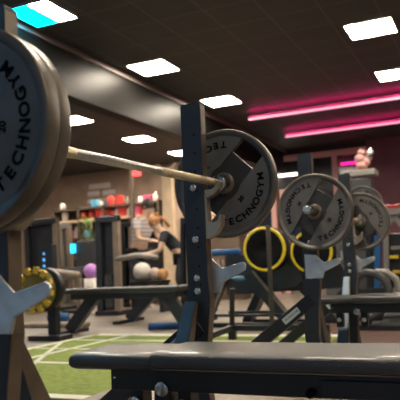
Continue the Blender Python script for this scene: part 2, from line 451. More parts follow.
    for k in range(25):
        a = pi*(k/24); ca, sa = cos(a), sin(a)
        pts.append((.076+.012*sin(a), .05 - abs(ca)**.36*(1 if ca >= 0 else -1)*.148, .4225 + abs(sa)**.5*.0278))
    g.tube(pts, .0016, STITCH, 6); g.build('seam', main)
    g = MB(); g.tube([(.085+.0535*k, -.0985, .404) for k in range(20)], .0016, STITCH, 6); g.build('piping', main)
    return t

SX, SY = -1.018, 1.75
D2 = 2.62
R = [make_rack((SX, SY, 0), 'near bench press rack with black padded bench filling the front of the picture'),]
r2 = copy_tree(R[0])
for c_ in R[0].children:
    if c_.name.split('.')[0] == 'hook' and c_.data.materials[0] == HOOK and c_.data.vertices[0].co.y < 0: c_.location = (-.014, 0, -.026)
r2.location = (SX+.056, SY+D2, 0); r2['label'] = 'second bench press rack behind the near one, with pale badge on its sloping leg'
bx = -1.004
b1 = make_barbell('steel barbell resting on the near bench press rack, loaded at both ends', 'barbells on bench press racks', (-1.011, 1.752, 1.020))
b1.rotation_euler = (.012, 0, -.0135)
b2 = make_barbell('steel barbell on the second rack, its bare sleeve end pointing forward', 'barbells on bench press racks', (-.944, 1.752+D2, .982), half=.86)
G = 'grey weight plates loaded on barbells'
make_plate('20', 'large grey weight plate nearest the camera, cut off by the left edge', G, (-1.010, 1.032, 1.012), rad(-5))
make_plate('20', 'grey weight plate pressed behind the nearest one, only its rim, coloured as if warmly lit, showing', G, (-1.014, 1.0755, 1.012), rad(10))
make_plate('20', 'large grey weight plate behind the tall upright at picture centre', G, (-.992, 2.430, 1.029), rad(-44))
make_plate('25', 'round grey weight plate on the second rack, bare sleeve end poking from its hub', G, (-.945, 1.752+D2-.678, .980), rad(-32))
make_plate('20', 'grey weight plate at the far end of the second barbell, right of the tall post', G, (-.938, 1.752+D2+.678, .980), rad(32))

# --------------------------------------------------------------- setting
def slab(name, x0, x1, y0, y1, z0, z1, mat): return struct(MB().box(x0, x1, y0, y1, z0, z1, mat).build(name))
XL, XR, YF, YB, H = -16, 6, -6, 16, 3.6
slab('floor', XL, XR, YF, YB, -.1, 0, FLOORM)
slab('trim_1', -1.75, XR-.2, 5.0, 9.5, 0, .006, WOODM)
tf = MB().box(-4.0, -1.3, 2.9, 5.92, 0, .008, TURFM).build('turf'); struct(tf)
g = MB()
def wline(x0, y0, x1, y1, w): g.beam((x0, y0, .0095), (x1, y1, .0095), w, .003, LINEM, (0, 0, 1))
wline(-3.93, 2.95, -3.93, 5.9, .07); wline(-3.5, 3.6, -3.5, 5.9, .05); wline(-3.93, 4.02, -2.7, 4.02, .055); wline(-3.93, 5.2, -3.2, 3.85, .04)
wline(-3.93, 4.75, -3.3, 4.75, .04); wline(-3.96, 2.96, -1.3, 2.96, .09); wline(-3.96, 5.80, -1.3, 5.80, .16); wline(-2.9, 5.36, -1.35, 5.36, .05)
wline(-3.93, 5.35, -2.9, 5.35, .04)
struct(g.build('turf_line'))
slab('trim_2', -2.07, .4, .4, 3.25, 0, .014, pm('rubber_mat', (.21, .165, .125), .5, 0, .2, 12, .3))
slab('ceiling', XL, XR, YF, YB, H, H+.1, CEILM)
slab('wall_left', XL-.1, XL, YF, YB, 0, H, WALLT)
slab('wall_right', XR, XR+.1, YF, YB, 0, H, WALLD)
slab('wall_back', XL, -5.75, YB, YB+.1, 0, H, WALLT)
slab('wall_back', -5.75, -2.70, YB, YB+.1, 0, H, WALLD)
slab('wall_back', -2.70, XR, YB, YB+.1, 0, H, WALLP)
g = MB(); g.box(-5.02, -4.80, YF, YB, 2.93, H, BEAMM); b = struct(g.build('trim_3', None, .01))
g = MB(); g.box(-4.80, -4.775, YF, YB, 3.52, H, BEAME); struct(g.build('trim_4'))
# glazed partition on the back wall
g = MB(); g.box(-5.75, -2.70, YB-.12, YB, 3.28, 3.42, FRAMEP)
for x in (-5.75, -3.55, -2.82): g.box(x, x+.12, YB-.12, YB, .0, 3.28, FRAMEP)
g.box(-5.75, -2.70, YB-.12, YB, 0, .12, FRAMEP)
w = struct(g.build('window_1'))
g = MB(); g.box(-5.7, -2.75, YB-.07, YB-.05, .1, 3.3, GLASSD); g.build('pane', w)
g = MB(); g.box(-3.32, -2.86, YB-.15, YB-.11, 3.02, 3.07, NEON); tag(recentre(g.build('neon_strip')), 'short magenta neon strip glowing in the dark partition', 'neon light')

a, b = at(278, 176, Y=YB-.1), at(297, 175, Y=YB-.1)
g = MB(); g.box(a.x, b.x, YB-.16, YB-.08, a.z-.028, a.z+.028, em('lamp_stand_in_white', (1.0, .85, .7), 2.5)); tag(recentre(g.build('lamp_stand_in')), 'small white glowing strip added on the dark partition for a lamp beyond it, left of the round grey plate', 'lamp')  # glowing strip set on the partition in place of a lamp beyond it
# ceiling lamps
LG = 'square ceiling lamps'
def lamp(x, y, label, mat=LAMPW, name='ceiling_lamp', half=False):
    t = thing(name, (x, y, H), label, 'ceiling lamp', LG)
    g = MB(); s = .30
    for a in ((-s, s, -s, -s+.02), (-s, s, s-.02, s), (-s, -s+.02, -s+.02, s-.02), (s-.02, s, -s+.02, s-.02)): g.box(*a, -.022, -.001, GREY)
    g.build('frame', t)
    g = MB(); n = 4; q = (s-.02)*2
    if half:
        g.box(-s+.02, .03, -s+.02, s-.02, -.016, -.003, LAMPC); g.box(.03, s-.02, -s+.02, s-.02, -.016, -.003, LAMPW)
    else:
        g.box(-s+.02, s-.02, -s+.02, s-.02, -.016, -.003, mat)
    g.build('diffuser', t)
    return t
lamp(-4.41, 5.60, 'ceiling lamp glowing turquoise, top left corner', half=True)
for x, y in ((-4.4, .8), (-4.4, -1.6)): lamp(x, y, 'turquoise ceiling lamp outside the picture', LAMPB)
lamp(-4.30, 8.0, 'white ceiling lamp right of the dark beam, above the barbell')
lamp(-4.22, 10.35, 'white ceiling lamp just right of the tall upright top')
lamp(-1.20, 8.1, 'large white ceiling lamp in the top right corner')
lamp(-1.20, 10.4, 'white ceiling lamp cut by the right edge below the large one')
lamp(-7.1, 12.4, 'white ceiling lamp beyond the beam, above the knurled bar')
lamp(-7.2, 10.05, 'white ceiling lamp beyond the beam, beside the nearest plate')
lamp(-7.1, 14.6, 'small far white ceiling lamp, left of the tall upright')
for i, (x, y) in enumerate([(1.8, 5.8), (-1.2, 3.3), (1.8, 1.0), (1.8, 10.4), (-7.1, 5.6), (-10, 12.4), (-10, 7.9)]):
    lamp(x, y, 'white ceiling lamp outside the picture')
def led(x0, x1, y, label):
    t = thing('led_tube', (x0, y, H), label, 'light strip', 'pink light strips across the ceiling')
    g = MB(); g.box(0, x1-x0, -.045, .045, -.125, -.095, DGREY); g.build('channel', t)
    g = MB(); g.box(.02, x1-x0-.02, -.022, .022, -.095, -.088, LEDG); g.build('added_uplight', t)  # hidden strip added to throw a magenta glow on the ceiling
    g = MB(); g.box(.01, x1-x0-.01, -.038, .038, -.155, -.125, LED); g.build('diffuser', t)
    for x in (.4, 3.4, 6.6):
        g = MB(); g.cyl((x, .035, -.095), (x, .035, -.001), .006, DGREY, 8); g.build('hanger', t)
led(-4.13, 4.5, 11.5, 'upper of the two pink light strips on the ceiling')
led(-4.05, 4.5, 13.62, 'lower of the two pink light strips on the ceiling')

# --------------------------------------------------- storage and racks behind
def bumper(c, depth, label):
    t = thing('bumper_plate', c, label, 'bumper plate', 'black bumper plates with yellow ring')
    g = MB(); g.lathe([(0, .015), (0, .195), (.006, .218), (.015, .226), (depth-.012, .226), (depth, .215), (depth, .015)], 'y', (0, 0, 0), RUB, 56, True, True); g.build('disc', t)
    g = MB(); g.lathe([(-.003, .198), (-.003, .219), (.012, .228), (.004, .198)], 'y', (0, 0, 0), YEL, 64, True, True); g.build('ring', t)
    g = MB(); g.lathe([(-.004, 0), (-.004, .02), (.004, .02)], 'y', (0, 0, 0), RUB, 20); g.build('hub', t)
    return t
p = at(264, 249, Y=6.2); bumper(p, .20, 'black bumper plate with yellow ring, left one, behind the thin upright post')
p2 = at(311, 252, Y=6.6); bumper(p2, .20, 'black bumper plate with yellow ring, half hidden behind the round grey plate')
def storage(xc, yc, z, label, zl=-.06, xr=1):
    t = thing('plate_storage_rack', (xc, yc, 0), label, 'storage rack', 'dark storage racks')
    g = MB(); g.prism([(-.62, .35), (-.62, z+zl), (-.30, z+zl), (.30*xr, z-.03), (.52*xr, z-.25), (.52*xr, z-.35), (.2, z-.40), (-.2, .36)], 'y', .24, .32, NAVY); g.build('side_panel', t, .005)
    for x0, x1 in ((-.33, .12), (-.62, -.90)):
        g = MB(); g.beam((x0, .2, z-.25), (x1, .2, .02), .12, .09, NAVY, (0, 1, 0)); lg = g.build('leg', t, .004)
        g = MB(); 
        g.beam((x0+.062, .150, z-.22), (x1+.066, .150, .03), .028, .006, TAN, (0, 1, 0)); g.build('side_strip', lg)
    g = MB(); g.cyl((0, -.01, z), (0, .3, z), .022, GREY, 16); g.build('peg', t)
    g = MB(); i0 = 0
    g.lathe([(0, .0), (0, .085), (.004, .09), (.004, 0)], (Vector((0, -1, 0)), Vector((1, 0, 0)), Vector((0, 0, .32))), (-.46, .238, z-.30), BADGEB, 28); tag(g.build('badge', t), 'pale blue oval badge')
    g = MB(); g.box(-.95, .5*xr, .15, .25, 0, .05, STEEL); g.build('foot', t, .004)
    g = MB(); g.box(-1.1, .05, .1, .16, .12, .15, NAVY); g.build('cross_bar', t, .003)
    return t
ry = p.y+.205+.28
a, b = at(213, 253, Y=ry), at(240, 253, Y=ry); b.z = a.z
storage(p.x, p.y+.205, p.z, 'dark storage rack under the left ringed bumper plate, with blue oval badge', a.z-.038-p.z, xr=.5)
storage(p2.x, p2.y+.205, p2.z, 'dark storage rack behind the sloping leg of the second bench rack', xr=.5)
g = MB(); g.cyl(a, b, .038, BLUE, 24); tag(recentre(g.build('foam_roller')), 'blue roller lying across the dark storage rack', 'foam roller')

# floor frame with two upright pegs
PY = 5.5
c = at(232, 325, Y=PY)
t = thing('peg_stand', (c.x, PY, 0), 'low black floor frame with one short and one tall peg', 'peg stand')
zb = c.z
g = MB(); g.box(-.05, .9, -.03, .03, max(zb-.05, .02), zb+.0, STEEL); g.build('cross_bar', t, .004)
g = MB(); g.beam((0, 0, zb-.025), (at(201, 339, Y=4.75)-Vector((c.x, PY, 0))), .05, .05, STEEL, (0, 0, 1)); g.build('side_bar', t, .004)
g = MB(); g.box(-.03, .03, -.03, .03, 0, zb-.04, STEEL); g.build('foot', t)
g = MB(); g.box(.84, .9, -.03, .03, 0, zb-.04, STEEL); g.build('foot', t)
tp = at(232, 289, Y=PY)
g = MB(); g.cyl((0, 0, zb-.02), (tp.x-c.x, 0, tp.z), .024, STEEL, 20); s1 = g.build('peg', t, .002)
g = MB(); g.cyl((tp.x-c.x, 0, tp.z), (tp.x-c.x, 0, tp.z+.006), .022, GREY, 20); g.build('peg_cap', s1)
tp = at(268, 227, Y=PY); bt = at(272, 322, Y=PY)
g = MB(); g.cyl((bt.x-c.x, 0, zb-.02), (tp.x-c.x, 0, tp.z), .021, pm('peg_brown', (.06, .05, .042), .4), 20); s2 = g.build('peg', t, .002)
g = MB(); g.sphere((tp.x-c.x, 0, tp.z), .024, STEEL, 16, (1, 1, .5)); g.build('peg_cap', s2)

# flat bench in the other row
def flat_bench(yb, x0, x1, ytop, legs, label):
    A, B = at(x0, ytop+1, Y=yb), at(x1, ytop-1, Y=yb)
    t = thing('flat_bench', ((A.x+B.x)/2, yb, 0), label, 'bench', 'flat benches beyond the turf')
    O = Vector(t.location)
    L = (B.x-A.x)/2; zt = (A.z+B.z)/2
    g = MB(); g.box(-L, L, -.15, .15, zt-.06, zt, LEATHER); g.build('pad', t, .018, 3)
    g = MB(); g.box(-L+.10, L-.05, -.10, .10, zt-.12, zt-.06, NAVY); g.build('pad_frame', t, .004)
    for (fx, tx_) in legs:
        f = at(fx, 400, Y=yb); tp = at(tx_, 298, Y=yb); f = Vector((at(fx, 333, Y=yb).x, yb, 0))
        g = MB(); g.beam(Vector((f.x, yb, .03))-O, Vector((tp.x, yb, zt-.09))-O, .13, .08, NAVY, (0, 1, 0)); g.build('leg', t, .004)
        g = MB(); g.box(f.x-O.x-.05, f.x-O.x+.05, -.33, .30, 0, .04, STEEL); g.build('foot', t, .004)
flat_bench(5.95, 68, 184, 287, ((70, 95), (192, 168)), 'long black flat bench nearer the turf, on sloping legs with floor bars')
flat_bench(7.25, 108, 190, 287, ((130, 153), (205, 186)), 'black flat bench directly behind the long one, its sloping leg showing underneath')
a, b = at(149, 326, Z=.05), at(182, 325, Z=.05)
g = MB(); g.cyl(Vector((a.x, a.y, .045)), Vector((b.x, b.y, .045)), .04, BLUE, 20); tag(recentre(g.build('foam_roller')), 'thin blue roller lying on the floor left of the tall upright', 'foam roller')

# disc with yellow blocks, left
c = at(36, 290, Y=5.2)
t = thing('marked_disc', (c.x, c.y, c.z), 'olive and black disc with yellow blocks round its rim, behind the near steel hook', 'weight disc')
g = MB(); g.lathe([(.02, 0), (.02, .17), (.0, .19), (.0, .205), (.12, .205), (.12, 0)], 'y', (-.03, 0, 0), OLIVE, 40); g.build('disc', t)
g = MB(); g.lathe([(.10, .02), (.10, .205), (.105, .215), (.165, .215), (.17, .205), (.17, .02)], 'y', (.02, 0, .0), STEEL, 40, True, True); g.build('backing', t)
for k in range(12):
    a = 2*pi*k/12+.15
    g = MB(); g.box(-.026, .026, -.012, .03, .165, .235, YEL2); g.xf(Matrix.Translation((-.03, 0, 0)) @ Matrix.Rotation(a, 4, 'Y')); g.build('marker_block', t, .004)
g = MB(); g.box(-.04, .06, .23, .31, -c.z, .05, STEEL); g.box(-.2, .2, .10, .33, -c.z, -c.z+.05, STEEL); g.cyl((.04, .08, 0), (.04, .3, 0), .03, GREY, 14); tag(g.build('stand', t, .004))
# ------------------------------------------------------- machines far behind
def P(x, y, Y): return at(x, y, Y=Y)
def px(x0, x1, Y): return P(x0, 270, Y).x, P(x1, 270, Y).x
def machine(name, x0, x1, y0, Y, label, stack=True, tilt=0, accent=TAN, panel=NAVY, screen=None, arm=None, depth=.9):
    a = P(x0, y0, Y); b = P(x1, y0, Y); W = b.x-a.x; Ht = (a.z+b.z)/2
    t = thing(name, ((a.x+b.x)/2, Y, 0), label, 'gym machine', 'gym machines in the background')
    h = W/2
    for s in (-1, 1):
        g = MB(); g.beam((s*(h-.05), 0, .04), (s*(h-.05)+tilt, 0, Ht), .10, .09, accent if s > 0 else panel, (0, 1, 0)); g.build('upright', t, .006)
    g = MB(); g.box(-h+tilt, h+tilt, -.05, .05, Ht-.10, Ht, panel); g.build('top_bar', t, .01)
    g = MB(); g.box(-h, h, -.10, depth, 0, .07, STEEL); g.build('base', t, .006)
    g = MB(); g.beam((0, .06, .08), (tilt*.9, .06, Ht-.1), W-.2, .05, panel, (0, 1, 0)); pn = g.build('shroud', t, .006)
    if stack:
        for k in range(9):
            g = MB(); g.box(-h+.14, h-.14, -.03, .03, .12+k*.055, .165+k*.055, DGREY); g.build('weight_block', t, .003)
    if screen:
        for k in range(3):
            z = Ht*.62-k*.11; g = MB(); g.cyl((tilt*.5, .034, z), (tilt*.5, .026, z), .022+.008*(k == 1), screen, 14); g.build('indicator', pn)
    if arm:
        g = MB(); g.tube([(h-.05, -.02, arm), (h+.35, -.12, arm+.04), (h+.7, -.12, arm)], .04, GREY, 12); g.build('arm', t)
    return t
machine('cable_machine', 27, 60, 219, 9.3, 'dark blue machine with blue indicator dots, left background', tilt=-.05, screen=SCRB, stack=False)
machine('cable_machine', 61, 73, 224, 10.5, 'narrow grey and tan machine next to the dark blue one', tilt=-.06, panel=GREY, stack=False)
machine('cable_machine', 96, 119, 216, 8.3, 'navy and tan weight machine behind the middle of the far bench', arm=.84, depth=.3)
machine('cable_machine', 121, 134, 222, 10.0, 'dark slim machine beside the people', panel=STEEL, stack=True)
machine('cable_machine', 178, 188, 218, 8.0, 'black machine frame just left of the tall upright', panel=STEEL, stack=False, tilt=.05, arm=None)
machine('cable_machine', 138, 160, 229, 11.6, 'low dark machine behind the two people', panel=STEEL, accent=STEEL, depth=.3)
# rowing style seat unit
def seat_unit(x0, x1, y0, y1, Y, label, gl=None):
    a = P(x0, y0, Y); b = P(x1, y1, Y)
    t = thing('seated_machine', ((a.x+b.x)/2, Y, 0), label, 'gym machine', 'gym machines in the background')
    h = (b.x-a.x)/2; zt, zb_ = a.z, b.z
    g = MB(); g.box(-h, h, -.05, .05, zb_, zt, DGREY); g.build('backrest', t, .04, 3)
    g = MB(); g.box(-h, h, -.5, -.05, zb_-.1, zb_, DGREY); g.build('seat', t, .03, 3)
    g = MB(); g.cyl((0, -.1, .04), (0, -.1, zb_-.1), .04, STEEL, 14); g.build('post', t)
    g = MB(); g.box(-h, h, -.5, .3, 0, .05, STEEL); g.build('base', t, .005)
    if gl:
        g = MB(); q = P(*gl, Y-.1); g.box(q.x-t.location.x-.05, q.x-t.location.x+.05, -.12, -.08, q.z-.09, q.z+.07, SCRC); g.build('display', t, .01)
        g = MB(); g.tube([(q.x-t.location.x, -.07, q.z-.05), (q.x-t.location.x+.05, -.05, zt-.2)], .02, STEEL, 8); g.build('display_arm', t)
    return t
seat_unit(77, 97, 241, 266, 9.2, 'dark padded machine seat with small cyan display', (73, 248))
g = MB(); q = P(91, 271, 8.7); g.sphere((q.x, q.y, q.z), .12, PURP, 24); o = recentre(g.build('exercise_ball')); tag(o, 'small purple and pink ball held in a stand, left background', 'exercise ball')
g = MB(); g.cyl((q.x, q.y, .0), (q.x, q.y, .03), .2, WPACK, 20); g.cyl((q.x, q.y, .03), (q.x, q.y, q.z-.118), .12, WPACK, 20); tag(recentre(g.build('ball_stand')), 'white cylindrical stand under the purple ball', 'stand')
# arm lever machine behind yellow disc
def lever(label):
    a, b = P(48, 272, 6.6), P(78, 276, 6.6)
    t = thing('lever_machine', (a.x, 6.6, 0), label, 'gym machine', 'gym machines in the background')
    A = a-Vector(t.location); B = b-Vector(t.location)
    g = MB(); g.tube([A, B], .055, TAN, 16); g.build('lever', t)
    g = MB(); g.beam((A.x, .1, .05), (A.x, .06, A.z+.35), .12, .1, NAVY, (0, 1, 0)); g.build('upright', t, .005)
    g = MB(); g.beam((B.x, .06, .03), (B.x, .0, B.z-.03), .07, .07, TAN, (0, 1, 0)); g.build('rear_post', t, .005)
    g = MB(); g.box(A.x-.6, B.x+.05, -.1, .18, 0, .06, TAN); g.build('base', t, .02)
    g = MB(); g.cyl((A.x+.05, -.05, .13), (A.x+.32, -.05, .13), .055, BLUE, 16); g.build('roller', t)
    return t
lever('plate loaded lever machine with thick tan lever, left of the far bench')

# right side machine
def side_machine():
    Y = 7.2
    t = thing('cable_column', (P(378, 250, Y).x, Y, 0), 'tall machine with blue guard, pale lever arms and black base at the right edge', 'gym machine', 'gym machines in the background')
    O = Vector(t.location)
    def bar(nm, a, b, w, h, m):
        g = MB(); g.beam(a-O, b-O, w, h, m, (0, 1, 0)); return g.build(nm, t, .005)
    bar('guard', P(378, 236, Y), Vector((P(378, 300, Y).x, Y, .3)), .075, .08, BLUE)
    bar('upright', P(386, 232, Y), Vector((P(386, 300, Y).x, Y, .0)), .05, .08, GREY)
    bar('upright', P(369, 232, Y), Vector((P(369, 300, Y).x, Y, .0)), .06, .08, STEEL)
    bar('lever_arm', P(386, 205, Y), P(402, 226, Y), .05, .06, GREY)
    bar('lever_arm', P(380, 232, Y), P(396, 214, Y), .07, .06, GREY)
    bar('top_bar', P(384, 212, Y), P(425, 206, Y), .10, .12, GREY)
    g = MB(); a = P(388, 234, Y+.2)-O; b = P(430, 300, Y+.2)-O; g.box(a.x, b.x, .1, .5, .35, a.z, STEEL); bx_ = g.build('housing', t, .01)
    g = MB(); a = P(390, 247, Y+.05)-O; g.box(a.x, a.x+.5, .08, .1, a.z-.03, a.z+.01, GREY); g.build('trim_strip', bx_)
    for (x, y, m) in ((393, 257, YEL), (397, 272, YEL2)):
        g = MB(); a = P(x, y, Y)-O; g.box(a.x-.05, a.x+.05, .02, .1, a.z-.018, a.z+.018, m); g.build('yellow_tab', bx_, .004)
    g = MB(); a = P(387, 210, Y)-O; g.box(a.x, a.x+.22, -.06, .06, a.z, a.z+.05, RED); g.build('red_cap', t, .01)
    g = MB(); g.box(-.3, .7, -.4, .5, 0, .08, STEEL); g.build('base', t, .006)
    return t
side_machine()
# arched grip handles on the right
def arch():
    Y = 6.4
    t = thing('arched_handle', (P(375, 300, Y).x, Y, 0), 'dark bent tube handle looping above the second bench', 'machine handle')
    O = Vector(t.location)
    pts = [P(x, y, Y)-O for x, y in ((356, 296), (355, 283), (358, 276), (366, 273), (376, 274), (384, 280), (389, 290), (388, 302), (380, 313), (368, 319))]
    pts2 = []
    for i in range(len(pts)-1):
        for k in range(4): pts2.append(pts[i].lerp(pts[i+1], k/4))
    pts2.append(pts[-1])
    g = MB(); g.tube(pts2, .04, DGREY, 12); g.build('outer_tube', t)
    pts = [P(x, y, Y+.18)-O for x, y in ((376, 272), (386, 272), (396, 279), (399, 290), (399, 300))]
    g = MB(); g.tube(pts, .035, GREY, 12); g.build('inner_tube', t)
    g = MB(); q = P(368, 319, Y)-O; g.box(q.x-.2, q.x+.6, -.15, .35, 0, .05, STEEL); g.beam((q.x, 0, .04), q, .07, .07, STEEL, (0, 1, 0)); g.build('base', t)
    g = MB(); a = P(352, 292, Y)-O; b = P(390, 290, Y)-O; g.beam(a, b, .05, .06, STEEL, (0, 1, 0)); g.build('cross_bar', t)
    return t
arch()
# pedal block on the right floor
a = at(395, 326, Z=.0)
t = thing('step_block', (a.x, a.y, 0), 'small grey step block on the wood floor at the right edge', 'step block')
g = MB(); g.box(-.10, .35, -.1, .15, .0, .10, GREY); g.build('body', t, .012)
g = MB(); g.box(-.12, .37, -.12, .17, .10, .115, DGREY); g.build('tread', t, .004)
def pedestal():
    Y = 9.0
    t = thing('display_pedestal', (P(364, 220, Y).x, Y, 0), 'dark pedestal with pinkish knobbed ornament on top, before the plum wall', 'pedestal')
    O = Vector(t.location)
    z0 = (P(364, 178, Y)-O).z; z1 = (P(364, 171, Y)-O).z
    g = MB(); g.box(-.16, .16, -.12, .12, .0, z0-.02, DGREY); g.build('column', t, .02)
    g = MB(); g.box(-.2, .22, -.15, .15, z1-.08, z1, GREY); g.build('top_plate', t, .01)
    g = MB(); pal = pm('pale_pink_plastic', (.50, .26, .24), .5)
    for x, y, r in ((362, 166, .08), (360, 159, .075), (366, 162, .06), (361, 153, .05)):
        q = P(x, y, Y)-O; g.sphere(q, r, pal, 16)
    q = P(362, 170, Y)-O; g.cyl((q.x, 0, z1-.005), (q.x, 0, q.z+.05), .06, pal, 14)
    g.build('ornament', t)
    g = MB(); q = P(370, 154, Y)-O; g.sphere(q, .07, CHROME, 16, (.7, .7, 1.2)); q2 = P(364, 162, Y)-O; g.tube([q, q2], .025, GREY, 8); g.build('knob', t)
pedestal()
# third loaded barbell further along the row
t = thing('barbell', (bx+.02, 7.4, 1.30), 'distant rack barbell end showing above the far plate', 'barbell', 'barbells on bench press racks')
g = MB(); g.cyl((0, -.1, 0), (0, 1.0, 0), .0245, CHROME, 16); g.build('sleeve', t)
g = MB(); g.cyl((0, 1.0, 0), (0, 1.06, 0), .04, CHROME, 16); g.build('collar', t)
q = P(362, 205, 7.4)
t.location = (q.x, 7.4, q.z)
make_plate('20', 'distant grey plate whose pale rim peeks over the right hand plate', G, (q.x, 7.45, q.z), rad(20))
g = MB(); g.box(-.05, .05, .5, .6, -q.z, -.0245, STEEL); g.box(-.25, .25, .3, .8, -q.z, -q.z+.04, STEEL)
o = g.build('barbell_stand'); o.location = (q.x, 7.4, q.z); o.location.z = q.z; recentre(o); tag(o, 'plain black stand under the distant barbell', 'stand')

# ------------------------------------------------------------------- people
def skin_body(name, parent, joints, edges, mat, sub=2, root=0):
    me = bpy.data.meshes.new(name); me.from_pydata([j[0] for j in joints], edges, [])
    o = bpy.data.objects.new(name, me); COL.objects.link(o); o.parent = parent
    me.materials.append(mat)
    sk = o.modifiers.new('skin', 'SKIN')
    for i, j in enumerate(joints):
        d = me.skin_vertices[0].data[i]; r = j[1]; d.radius = r if isinstance(r, tuple) else (r, r); d.use_root = (i == root)
    o.modifiers.new('sub', 'SUBSURF').levels = sub; o.modifiers['sub'].render_levels = sub
    sk.use_smooth_shade = True
    return o
def person(loc, label, lean, hair, shirt, rz, bend=0, scale=1.0, bun=False):
    t = thing('person', loc, label, 'person', None, rz)
    # faces local -Y; lean = forward bend of the torso (radians)
    hip = Vector((0, 0, .93))
    def up(h, x=0, f=0):
        return hip + Vector((x, -sin(lean)*h - cos(lean)*f, cos(lean)*h - sin(lean)*f))
    J = [(hip, (.145, .11)), (up(.22), (.13, .10)), (up(.42), (.165, .11)), (up(.50), (.10, .08)), (up(.57), (.055, .055)), (up(.66), (.075, .085)), (up(.76), (.075, .09)), (up(.82), (.05, .06))]
    E = [(0, 1), (1, 2), (2, 3), (3, 4), (4, 5), (5, 6), (6, 7)]
    for s in (-1, 1):
        i = len(J)
        sh = up(.47, s*.18); el = sh + Vector((s*.05, -.08, -.27)); wr = el + Vector((-s*.04, -.22, -.05)); pa = wr + Vector((0, -.08, 0))
        J += [(sh, .058), (el, .042), (wr, .028), (pa, (.038, .018))]
        E += [(2, i), (i, i+1), (i+1, i+2), (i+2, i+3)]
        for k in range(4):
            J.append((pa + Vector(((k-1.5)*.018, -.055-.01*(k in (1, 2)), -.01)), .009)); E.append((i+3, len(J)-1))
            J.append((pa + Vector(((k-1.5)*.020, -.085-.01*(k in (1, 2)), -.03)), .008)); E.append((len(J)-2, len(J)-1))
        J.append((pa + Vector((-s*.045, -.02, .0)), .010)); E.append((i+3, len(J)-1))
        i = len(J)
        J += [(hip + Vector((s*.10, .0, -.06)), .09), (Vector((s*.12, -.03-bend*.1, .50)), .062), (Vector((s*.12, .02+bend*.1, .27)), .055), (Vector((s*.12, .03, .08)), .038), (Vector((s*.13, -.06, .035)), (.04, .03)), (Vector((s*.13, -.15, .025)), (.035, .02))]
        E += [(0, i), (i, i+1), (i+1, i+2), (i+2, i+3), (i+3, i+4), (i+4, i+5)]
    skin_body('body', t, J, E, SKIN)
    # clothes as looser skins over torso and legs
    T = [(hip+Vector((0, 0, .02)), (.16, .125)), (up(.22), (.155, .125)), (up(.42), (.185, .13)), (up(.49), (.11, .09))]
    TE = [(0, 1), (1, 2), (2, 3)]
    for s in (-1, 1):
        i = len(T); sh = up(.47, s*.18); el = sh + Vector((s*.05, -.08, -.27))
        T += [(sh, .078), (sh.lerp(el, .6), .065)]; TE += [(2, i), (i, i+1)]
    skin_body('shirt', t, T, TE, shirt)
    Q = [(hip+Vector((0, 0, .03)), (.165, .13))]; QE = []
    for s in (-1, 1):
        i = len(Q); kn = Vector((s*.12, -.03-bend*.1, .50))
        Q += [(hip + Vector((s*.10, .0, -.06)), .108), (kn, .078), (Vector((s*.12, .02+bend*.1, .27)), .066), (Vector((s*.12, .03, .12)), .05)]; QE += [(0, i), (i, i+1), (i+1, i+2), (i+2, i+3)]
    skin_body('trousers', t, Q, QE, CLOTH)
    for s in (-1, 1):
        g = MB(); g.sphere((s*.13, -.06, .045), .05, WPACK, 16, (.9, 2.3, .9)); g.build('shoe', t)
    g = MB(); hc = up(.745, 0, -.025)
    g.sphere(hc, .105, hair, 24, (.88, 1.0, 1.05))
    if bun: g.sphere(up(.80, 0, -.13), .05, hair, 16); g.tube([up(.78, 0, -.12), up(.66, 0, -.17), up(.5, 0, -.15)], .03, hair, 10)
    g.build('hair', t)
    fr = up(.715, 0, .0); fw = Vector((0, -cos(lean), -sin(lean))); upv = Vector((0, -sin(lean), cos(lean)))
    g = MB(); g.sphere(fr+fw*.085-upv*.02, .016, SKIN, 12, (.8, 1, 1.2)); g.build('nose', t)
    for s in (-1, 1):
        g = MB(); g.sphere(fr+fw*.078+Vector((s*.03, 0, 0))+upv*.01, .010, HOLE, 10); g.build('eye', t)
        g = MB(); g.sphere(fr+Vector((s*.082, 0, 0)), .022, SKIN, 10, (.4, .8, 1.2)); g.build('ear', t)
    g = MB(); g.sphere(fr+fw*.077-upv*.055, .016, RED, 10, (1.3, .5, .4)); g.build('mouth', t)
    t.scale = (scale,)*3
    return t
q = P(138, 260, 9.6); person((q.x, 9.6, 0), 'standing person in light striped shirt and dark trousers, left of the auburn haired one', rad(22), HAIRD, SHIRT, rad(75), .2, 1.08)
q = P(183, 260, 9.0); person((q.x, 9.0, 0), 'person with auburn ponytail leaning forward in dark clothes', rad(40), HAIR, CLOTH, rad(-60), .5, .93, True)

